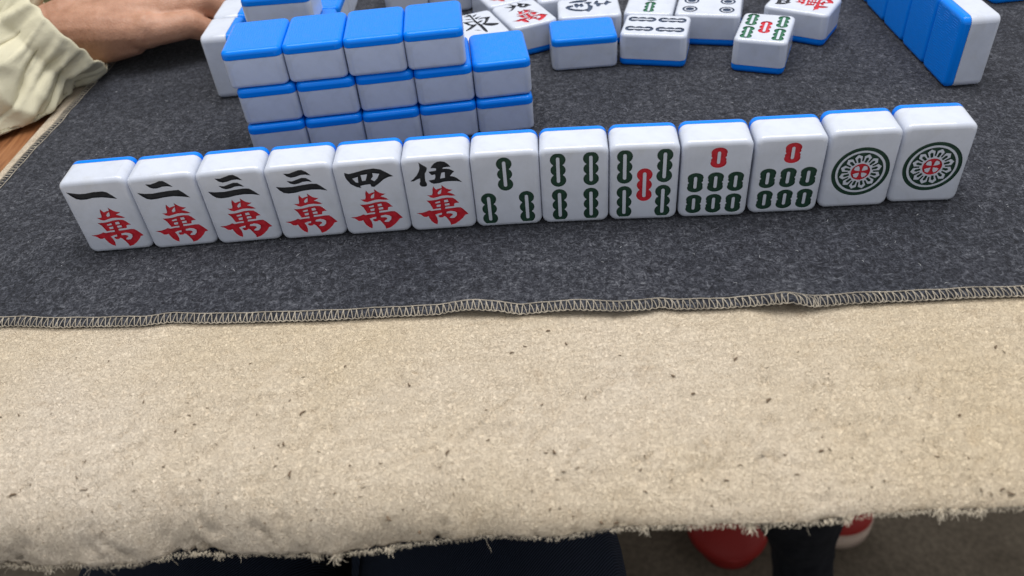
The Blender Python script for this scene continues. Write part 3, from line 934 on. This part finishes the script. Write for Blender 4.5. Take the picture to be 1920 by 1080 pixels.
ROW = [(-6.503, 10.465, -.013), (-5.482, 10.404, 0.0), (-4.465, 10.365, -.007), (-3.451, 10.321, -.013), (-2.446, 10.275, -.027), (-1.442, 10.220, -.040), (-.439, 10.167, -.062),
       (.564, 10.106, -.089), (1.574, 10.021, -.109), (2.598, 9.923, -.108), (3.639, 9.852, -.090), (4.685, 9.826, -.084), (5.713, 9.794, -.106)]
RL = [('man1', 'white upright tile with one black stroke above a red character'),
      ('man2', 'white upright tile with two black strokes above a red character'),
      ('man3', 'three-stroke white upright tile standing against the two-stroke tile'),
      ('man3', 'three-stroke white upright tile standing against the tile with the boxy black numeral'),
      ('man4', 'white upright tile with a boxy black four numeral above a red character'),
      ('man5', 'white upright tile with a large black five numeral above a red character'),
      ('sou3', 'white upright tile with three dark green bamboo sticks in a triangle'),
      ('sou4', 'white upright tile with four dark green bamboo sticks'),
      ('sou5', 'white upright tile with four dark green bamboo sticks round a red one'),
      ('sou7', 'upright seven-stick tile standing against the five-stick bamboo tile'),
      ('sou7', 'upright seven-stick tile standing against a round rosette tile'),
      ('tong1', 'upright rosette tile standing between a bamboo tile and the other rosette tile'),
      ('tong1', 'upright rosette tile at the end of the row, its outer side free')]
for i, ((x, y, t), (fc, lb)) in enumerate(zip(ROW, RL)):
    xm = x + math.cos(t) / 2
    tile(xm + (xm + 0.1) * 0.006, y + math.sin(t) / 2, 0, t, 'up', lb, fc, 'tiles standing in a row on the mat')

# stacked wall: three tiers, long side running away from the row
def down_tile(x, y, z, t, label, group):
    n_ = (-math.sin(t), math.cos(t))
    u_ = (math.cos(t), math.sin(t))
    tile(x + u_[0] / 2 + n_[0] * TH, y + u_[1] / 2 + n_[1] * TH, z, t, 'down', label, None, group)
ORD = ['first', 'second', 'third', 'fourth', 'fifth']
jr = random.Random(4)
for k in range(5):
    j = lambda a: jr.uniform(-a, a)
    if k < 4:
        down_tile(-4.443 + k * 1.012 + j(.005), 12.959 + 0.02 * k + j(.012), 2 * TD + 0.006, 0.02 + j(.006), f'blue-backed tile on the top tier of the stack, {ORD[k]} from the hand', 'tiles of the three-tier stack')
    down_tile(-4.363 + k * 1.012 + j(.006), 12.923 + 0.031 * k + j(.012), TD + 0.003, 0.031 + j(.006),
              f'blue-backed tile on the middle tier of the stack, {ORD[k]} from the hand' if k < 4 else 'middle-tier tile at the low end of the stack, its blue back uncovered', 'tiles of the three-tier stack')
    down_tile(-4.365 + k * 1.012 + j(.006), 12.845 + 0.035 * k + j(.012), 0, 0.035 + j(.006), f'blue-backed tile on the bottom tier of the stack, {ORD[k]} from the hand', 'tiles of the three-tier stack')

# the neighbour's standing tiles, white fronts to the hand
for k in range(5):
    t = -0.036
    x, y = -5.605 - math.sin(t) * 1.01 * k, 15.476 + 1.01 * k
    tile(x - math.sin(t) * 0.5, y + 0.5, 0, t - math.pi / 2, 'up',
         ['upright white tile at the near end of the row that the hand is holding', 'second upright tile in the row held by the hand', 'third upright tile in the row held by the hand',
          'fourth upright tile in the row held by the hand', 'fifth upright tile in the row held by the hand'][k], None, 'upright tiles at the hand')
# the neighbour's own wall between hand and stack, long side across
def across_down(x, y, z, t, label, group):     # near left corner x, y; long side along t
    u_ = (math.cos(t), math.sin(t)); n_ = (-math.sin(t), math.cos(t))
    tile(x + n_[0] * 0.5, y + n_[1] * 0.5, z, t + math.pi / 2, 'down', label, None, group)
for k in range(3):
    for tier in range(2):
        across_down(-4.46 + (0.12 if tier else 0.02) + 0.07 * k, 15.40 + 1.01 * k, tier * (TD + 0.003), -0.05, f'{("lower", "upper")[tier]} crosswise wall tile behind the three-tier stack, {ORD[k]} pair away from it', 'crosswise wall tiles behind the stack')
across_down(-4.60, 15.37, 2 * TD + 0.006, -0.05, 'blue-backed tile lying crosswise on top of the pile behind the stack', 'crosswise wall tiles behind the stack')

# face-up and face-down tiles lying in the middle
def lie(x, y, t, face, label, long_across=False, up=True, z=0.0):
    u_ = (math.cos(t), math.sin(t)); n_ = (-math.sin(t), math.cos(t))
    g_ = 'loose tiles lying in the middle of the mat'
    if not long_across:
        tile(x + u_[0] * 0.5, y + u_[1] * 0.5, z, t, 'open', label, face, g_)
    elif up:
        tile(x + u_[0] * TH + n_[0] * 0.5, y + u_[1] * TH + n_[1] * 0.5, z, t + math.pi / 2, 'open', label, face, g_)
    else:
        tile(x + n_[0] * 0.5, y + n_[1] * 0.5, z, t + math.pi / 2, 'down', label, face, g_)
lie(-0.475, 15.655, 0.31, 'east', 'face-up tile with a single large black character beside the stack')
lie(0.545, 16.03, 0.331, 'man6', 'face-up tile with a black numeral and red character against the single-character tile')
lie(1.24, 15.27, -0.034, None, 'blue-backed tile lying face down among the face-up tiles', True, False)
lie(1.49, 16.36, -0.073, 'fa', 'face-up tile with a slate blue sideways character behind the face-down blue tile', True)
lie(2.59, 15.30, -0.32, 'sou4d', 'face-up tile with four grey sticks lying sideways', True)
lie(2.84, 16.31, -0.31, 'sou2d', 'face-up tile with two green sticks behind the sideways four-stick tile')
lie(3.84, 16.02, -0.32, 'tong4', 'face-up tile with four slate dots lying sideways', True)
lie(4.66, 14.58, -0.439, 'sou5d', 'face-up tile with four bright green sticks round a red one')
lie(5.66, 16.0, -0.64, 'man4r', 'face-up tile with a sideways red character behind the bright five-stick tile', True)
a = unproj(1284, 3, TD)
lie(4.19, 17.03, -0.32, 'tong1', 'face-up tile close behind the sideways four-dot tile', True)
lie(0.545 - math.sin(0.331) * 1.35, 16.03 + math.cos(0.331) * 1.35, 0.331, 'man3', 'face-up tile touching the far edge of the black and red character tile')
a = unproj(1012, 8, TD)
lie(a[0] + 0.0, a[1] + 0.14, 0.12, 'tong1', 'face-up tile with a dark round mark, just behind the slate character tile')
a = unproj(878, 22, 0.1)
for k in range(3):
    down_tile(a[0] - 1 + 1.01 * k - 0.9, a[1] + 0.15 + 0.08 * k, 0, 0.08, f'face-down tile in the far wall beyond the single-character tile, {ORD[k]} from the crosswise pile', 'far wall tiles')

# standing tiles opposite, blue backs to the middle
for k in range(6):
    x, y = 8.19 + 0.042 * k, 13.06 + 1.012 * k
    tile(x + TD, y + 0.5, 0, -0.035 + math.pi / 2, 'up',
         ['upright blue-backed tile at the free end of its row, white side showing', 'second upright blue-backed tile from the free end', 'third upright blue-backed tile from the free end',
          'fourth upright blue-backed tile from the free end', 'fifth upright blue-backed tile from the free end', 'sixth upright blue-backed tile from the free end'][k], None, 'upright tiles with blue backs to the middle')
lie(10.80, 16.46, 0.03, None, 'white tile lying with its blue back on the mat beyond the upright blue-backed row', True)

# ------------------------------------------------------------------ the neighbour: hand, sleeve, jacket
def to_mesh_with(ob, name, mats):
    dg = bpy.context.evaluated_depsgraph_get()
    dg.update()
    me_ = bpy.data.meshes.new_from_object(ob.evaluated_get(dg))
    me_.name = name
    me_.materials.clear()
    for m_ in mats: me_.materials.append(m_)
    me_.polygons.foreach_set('use_smooth', [True] * len(me_.polygons))
    bpy.data.objects.remove(ob, do_unlink=True)
    return me_
_t = bmesh.new()
bmesh.ops.create_icosphere(_t, subdivisions=2, radius=1)
ICO_V = [v.co.copy() for v in _t.verts]
ICO_F = [tuple(v.index for v in f.verts) for f in _t.faces]
_t.free()
class Blob:
    """union of tapered capsules, turned into one continuous skin by a voxel remesh"""
    def __init__(s): s.v, s.f = [], []
    def ball(s, p, r):
        b0, c_, r_ = len(s.v), P3(*p), r * W
        s.v.extend(c_ + v_ * r_ for v_ in ICO_V)
        s.f.extend((a_ + b0, b_ + b0, d_ + b0) for a_, b_, d_ in ICO_F)
    def limb(s, pts):
        for (p, r), (q, r2) in zip(pts, pts[1:]):
            a_, b_ = Vector(p), Vector(q)
            n_ = max(2, int((b_ - a_).length / (0.25 * max(r, r2))))
            for k in range(n_ + 1):
                f = k / n_
                s.ball(a_.lerp(b_, f), r + (r2 - r) * f)
    def mesh(s, name, voxel, smooth, mats):
        me_ = bpy.data.meshes.new(name)
        me_.from_pydata([tuple(v_) for v_ in s.v], [], s.f)
        ob = bpy.data.objects.new(name, me_)
        C.objects.link(ob)
        rm = ob.modifiers.new('r', 'REMESH')
        rm.mode = 'VOXEL'
        rm.voxel_size = voxel
        sm = ob.modifiers.new('s', 'SMOOTH')
        sm.factor = 0.5
        sm.iterations = smooth
        return to_mesh_with(ob, name, mats)

neighbour = empty('person', 'person in a pale sage jacket reaching a bare hand to the upright tiles', 'person', None, P3(-15, 20, -25))
hb = Blob()
WR = (-9.25, 18.05, 0.86)
mcp = {'little': (-7.32, 17.42, 0.80), 'ring': (-7.02, 17.98, 0.98), 'middle': (-6.98, 18.68, 1.08), 'index': (-7.15, 19.36, 1.02)}
chain = ['little', 'ring', 'middle', 'index']
for q_ in range(13):
    f = q_ / 12 * 3
    i0 = min(2, int(f))
    m_ = Vector(mcp[chain[i0]]).lerp(Vector(mcp[chain[i0 + 1]]), f - i0)
    wy = -0.45 + 0.9 * q_ / 12
    on = abs(f - round(f)) < 0.05
    hb.limb([((WR[0], WR[1] + wy, WR[2] - 0.02), 0.52), (((WR[0] + m_.x) / 2, (WR[1] + wy + m_.y) / 2, (WR[2] + m_.z) / 2 + 0.03), 0.48), ((m_.x - 0.05, m_.y, m_.z - (0 if on else 0.05)), (0.37 if q_ == 0 else 0.40) if on else 0.37)])
for nme in chain:
    m_ = mcp[nme]
    hb.ball((m_[0], m_[1], m_[2] + 0.075), 0.35)                                                                    # knuckle
hb.limb([((-9.0, 17.72, 0.58), 0.46), ((-8.3, 17.54, 0.60), 0.44), ((-7.75, 17.47, 0.66), 0.37)])                      # outer edge of the palm
hb.limb([(mcp['little'], 0.345), ((-6.90, 17.50, 0.80), 0.32), ((-6.46, 17.60, 0.80), 0.295), ((-6.02, 17.78, 0.50), 0.25), ((-5.83, 17.84, 0.24), 0.215)])
hb.limb([(mcp['ring'], 0.38), ((-6.14, 18.20, 1.06), 0.315), ((-5.86, 18.30, 0.68), 0.27), ((-5.80, 18.33, 0.34), 0.235)])
hb.limb([(mcp['middle'], 0.40), ((-6.05, 18.84, 1.18), 0.33), ((-5.83, 18.88, 0.76), 0.28), ((-5.80, 18.88, 0.40), 0.24)])
hb.limb([(mcp['index'], 0.40), ((-6.20, 19.46, 1.14), 0.33), ((-5.88, 19.48, 0.76), 0.28), ((-5.80, 19.46, 0.42), 0.24)])
hb.limb([((-8.7, 18.75, 0.62), 0.48), ((-7.8, 19.85, 0.60), 0.38), ((-7.0, 20.30, 0.55), 0.31), ((-6.3, 20.30, 0.48), 0.26)])
ELB = (-17.5, 12.4, -3.6)
hb.limb([(WR, 0.62), ((-10.5, 17.3, 0.55), 0.72), ((-14, 15.2, -1.4), 1.1), (ELB, 1.25)])
hand = bpy.data.objects.new('body', hb.mesh('body', 0.0011, 9, [M['skin']]))
C.objects.link(hand)
hand.parent = neighbour
hand.matrix_parent_inverse = neighbour.matrix_world.inverted() if False else Matrix.Translation(-neighbour.location)

def loft(name, rings, mat, parent, closed_ends=False, solid=0.0):
    n_ = len(rings[0])
    V = [p for r_ in rings for p in r_]
    F = []
    for i in range(len(rings) - 1):
        for k in range(n_):
            a_, b_ = i * n_ + k, i * n_ + (k + 1) % n_
            F.append((a_, b_, b_ + n_, a_ + n_))
    if closed_ends:
        F.append(tuple(reversed(range(n_))))
        F.append(tuple((len(rings) - 1) * n_ + k for k in range(n_)))
    o_ = mesh_obj(name, V, F, mat, None, True)
    if parent:
        o_.parent = parent
        o_.matrix_parent_inverse = Matrix.Translation(-parent.location)
    if solid:
        sl = o_.modifiers.new('thickness', 'SOLIDIFY')
        sl.thickness = solid
        sl.offset = -1
    return o_

# sleeve: flared hem, gathered elastic line, puffed cloth behind it
CUFF = Vector((-9.06, 17.36, 1.18))
AX = (Vector(ELB) - CUFF).normalized()
SIDE = AX.cross(Vector((0, 0, 1))).normalized()
UPV = SIDE.cross(AX).normalized()
prof = [(-0.02, 1.19), (0.0, 1.21), (0.06, 1.215), (0.2, 1.20), (0.42, 1.14), (0.58, 1.09), (0.66, 1.07), (0.74, 1.10), (0.9, 1.22), (1.2, 1.42), (1.7, 1.62), (2.4, 1.74), (3.2, 1.80), (4.5, 1.85), (6.5, 1.95), (9, 2.1), (11.5, 2.1)]
ss = []
s_ = -0.02
while s_ < 11.4:
    ss.append(s_)
    s_ += 0.035 if s_ < 2.6 else (0.1 if s_ < 5 else 0.4)
NT = 260
prng = random.Random(21)
phase = [prng.uniform(0, 6.28) for _ in range(8)]
rings = []
for s_ in ss:
    r0 = lin_interp(prof, s_)
    gat = 0.075 * math.exp(-((s_ - 0.62) / 0.30) ** 2) + 0.030 * math.exp(-max(0, s_) / 0.5) + 0.12 * math.exp(-((s_ - 1.0) / 0.75) ** 2)
    ring = []
    for k in range(NT):
        th = 2 * math.pi * k / NT
        wob = 0.35 * noise.noise((math.cos(th) * 1.5, math.sin(th) * 1.5, s_ * 0.9))
        ph = th + 0.10 * wob + 0.05 * math.sin(s_ * 2.2 + 3 * th)
        ra = abs(noise.noise((math.cos(ph) * 2.3, math.sin(ph) * 2.3, s_ * 0.30 + 2)))
        rb = abs(noise.noise((math.cos(ph) * 4.6 + 7, math.sin(ph) * 4.6, s_ * 0.42 + 5)))
        fold = 0.75 * (1 - min(1.0, ra * 2.6) ** 0.8 * 1.6) + 0.35 * (1 - min(1.0, rb * 2.4) * 1.7)
        wr = noise.noise((math.cos(th) * 2.0 + s_ * 0.55, math.sin(th) * 2.0, s_ * 1.15 + 4)) * 0.16 * min(1, max(0, s_ - 0.6) / 1.2)
        wr += (0.5 - abs(noise.noise((math.cos(th) * 2.6, math.sin(th) * 2.6 + s_ * 0.3, s_ * 1.9 + 9)))) * 0.16 * min(1, max(0, s_ - 0.7) / 0.8)
        cr = abs(noise.noise((math.cos(th) * 3.0, math.sin(th) * 3.0, s_ * 0.42 + 17)))
        wr -= 0.15 * max(0.0, 1 - cr / 0.15) ** 1.4 * min(1, max(0, s_ - 0.5) / 0.2) * math.exp(-max(0, s_ - 0.8) / 1.6)
        cr = abs(noise.noise((math.cos(th) * 1.3 + 3, math.sin(th) * 1.3, s_ * 0.8 + 31)))
        wr -= 0.14 * max(0.0, 1 - cr / 0.14) ** 1.4 * min(1, max(0, s_ - 1.0) / 0.8)
        r_ = r0 * (1 + gat * fold) + wr
        shift = 0.05 * fold * math.exp(-max(0, s_) / 0.35)
        p = CUFF + AX * (s_ + shift) + (SIDE * math.cos(th) * 1.04 + UPV * math.sin(th) * 0.98) * r_
        tblx = -10.0
        if p.x > tblx - 0.6:                                   # cloth rests on table and mat
            zmin = 0.03 + 0.02 * math.sin(9 * th)
            if p.z < zmin: p.z = zmin + (p.z - zmin) * 0.04
        ring.append(P3(*p))
    rings.append(ring)
sleeve = loft('sleeve', rings, M['jacket'], neighbour, False, 0.0011)
# double stitched hem
hem = Tubes()
for s_i in (7, 9):
    ri = rings[s_i]
    cen = sum(ri, Vector()) / len(ri)
    pts = [p + (p - cen).normalized() * 0.0002 for p in ri]
    for k in range(0, NT - 2, 3):
        hem.add([pts[k], pts[k + 1], pts[k + 2]], 0.00022, 4)
o = hem.build('hem_stitching', M['jacket'], sleeve)
# jacket body and lap beside the table
rings = []
for k in range(24):
    z_ = -12 + k * 1.4
    rx = 4.6 + 0.5 * math.sin(k * 0.2)
    ring = []
    for j_ in range(64):
        th = 2 * math.pi * j_ / 64
        f = 1 + 0.05 * noise.noise((math.cos(th) * 2, math.sin(th) * 2, z_ * 0.35)) + 0.02 * noise.noise((math.cos(th) * 6, math.sin(th) * 6, z_ * 0.7))
        ring.append(P3(-17.0 + rx * math.cos(th) * f, 21.5 + 7.0 * math.sin(th) * f, z_))
    rings.append(ring)
loft('jacket', rings, M['jacket_shade'], neighbour, True)

# ------------------------------------------------------------------ the lap in jeans below the cloth's edge
sitter = empty('person', 'person in dark navy jeans sitting with the lap below the frayed cloth edge', 'person', None, P3(-3.6, 0, -25))
def leg_rings(path, nseg=40, seed=0.0, fold=0.03):
    rings_ = []
    pts, rad = [Vector(p) for p, _ in path], [r for _, r in path]
    samples = []
    for i in range(len(pts) - 1):
        m_ = 14
        for k in range(m_ + (1 if i == len(pts) - 2 else 0)):
            f = k / m_
            samples.append((pts[i].lerp(pts[i + 1], f), rad[i] + (rad[i + 1] - rad[i]) * f))
    for _ in range(3):
        samples = [samples[0]] + [((a_[0] + b_[0] * 2 + c_[0]) / 4, (a_[1] + 2 * b_[1] + c_[1]) / 4) for a_, b_, c_ in zip(samples, samples[1:], samples[2:])] + [samples[-1]]
    ref = Vector((1, 0, 0))
    for i, (p, r_) in enumerate(samples):
        t_ = (samples[min(i + 1, len(samples) - 1)][0] - samples[max(i - 1, 0)][0]).normalized()
        rf = (ref - t_ * ref.dot(t_)).normalized()
        bn = t_.cross(rf)
        ring = []
        for k in range(nseg):
            th = 2 * math.pi * k / nseg
            f = 1 + fold * noise.noise((math.cos(th) * 2 + seed, math.sin(th) * 2, i * 0.22)) * 2 + fold * noise.noise((math.cos(th) * 5, math.sin(th) * 5 + seed, i * 0.5))
            ring.append(P3(*(p + (rf * math.cos(th) + bn * math.sin(th)) * r_ * f)))
        rings_.append(ring)
    return rings_
for sx_, seed in ((-6.45, 1.0), (-0.95, 6.0)):
    loft('trouser_leg', leg_rings([((sx_ * 0.9 - 0.3, -9, -7.6), 3.0), ((sx_, 4, -7.4), 2.85), ((sx_ - 0.1, 13.2, -7.3), 2.35), ((sx_, 14.6, -10), 2.0), ((sx_, 14.2, -24.6), 1.6)], 72, seed), M['denim'], sitter, True)

# ------------------------------------------------------------------ feet under the table
facing = empty('person', 'person under the table in black trousers and red shoes', 'person', None, P3(6, 17, -25))
ZF = -ZT / W
def shoe(toe, heel, width, height, rim):
    t_, h_ = Vector(toe), Vector(heel)
    ax = (h_ - t_)
    L_ = ax.length
    ax.normalize()
    sd = Vector((-ax.y, ax.x, 0))
    def section(f):
        toe_ = math.sqrt(max(0.0, 1 - (1 - min(1, f / 0.2)) ** 2)) * 0.97 + 0.02
        heel_ = math.sqrt(max(0.02, 1 - max(0.0, (f - 0.86) / 0.142) ** 2))
        wdt = width / 2 * toe_ * heel_ * (1 - 0.2 * max(0.0, math.sin(math.pi * (f - 0.25) / 0.75)))
        hgt = height * (0.42 * min(1, (f / 0.12)) ** 0.5 + 0.58 * max(0, min(1, (f - 0.12) / 0.5)) ** 1.2)
        return wdt, hgt
    up_, so_ = [], []
    for i in range(33):
        f = (i / 32) ** 1.6
        wdt, hgt = section(f)
        c_ = t_ + ax * L_ * f
        ru, rs = [], []
        for k in range(28):
            th = 2 * math.pi * k / 28
            x_ = math.cos(th)
            z_ = math.sin(th)
            zz = ZF + 0.55 + max(0.0, z_) ** 0.75 * hgt if z_ > 0 else ZF + 0.45
            ru.append(P3(*(c_ + sd * (wdt * 0.96 * (abs(x_) ** 0.75) * (1 if x_ > 0 else -1))).xy, zz))
            rs.append(P3(*(c_ + sd * (wdt * rim * (abs(x_) ** 0.4) * (1 if x_ > 0 else -1))).xy, ZF + 0.03 + (0.75 if z_ > 0 else 0.0)))
        up_.append(ru)
        so_.append(rs)
    o_ = loft('shoe', up_, M['shoe_red'], facing, True)
    s2 = loft('sole', so_, M['sole'] if rim > 1 else M['shoe_red'], None, True)
    s2.parent = o_
    return o_
t1 = unproj(1374, 1068, ZF + 0.03)
shoe((t1[0], t1[1], 0), (t1[0] + 0.8, t1[1] + 8.6, 0), 3.7, 2.5, 0.78)
t2 = unproj(1634, 966, ZF + 0.3)
h2 = unproj(1440, 948, ZF + 0.3)
dv = (Vector(h2) - Vector(t2)).normalized() * 8.6
shoe((t2[0], t2[1], 0), (t2[0] + dv.x, t2[1] + dv.y, 0), 3.3, 2.4, 1.07)
k0, k1, k2 = unproj(1490, 860, -13), unproj(1503, 1010, -18.5), unproj(1506, 1150, -23.5)
loft('trouser_leg', leg_rings([(k0, 1.75), (k1, 1.08), (k2, 0.9)], 48, 3.0, 0.05), M['black_cloth'], facing, True)
k0, k1, k2 = (t1[0] + 0.9, t1[1] + 13, -9), (t1[0] + 0.8, t1[1] + 9, -16), (t1[0] + 0.7, t1[1] + 6.9, -23)
loft('trouser_leg', leg_rings([(k0, 1.9), (k1, 1.5), (k2, 1.35)], 48, 8.0, 0.05), M['black_cloth'], facing, True)
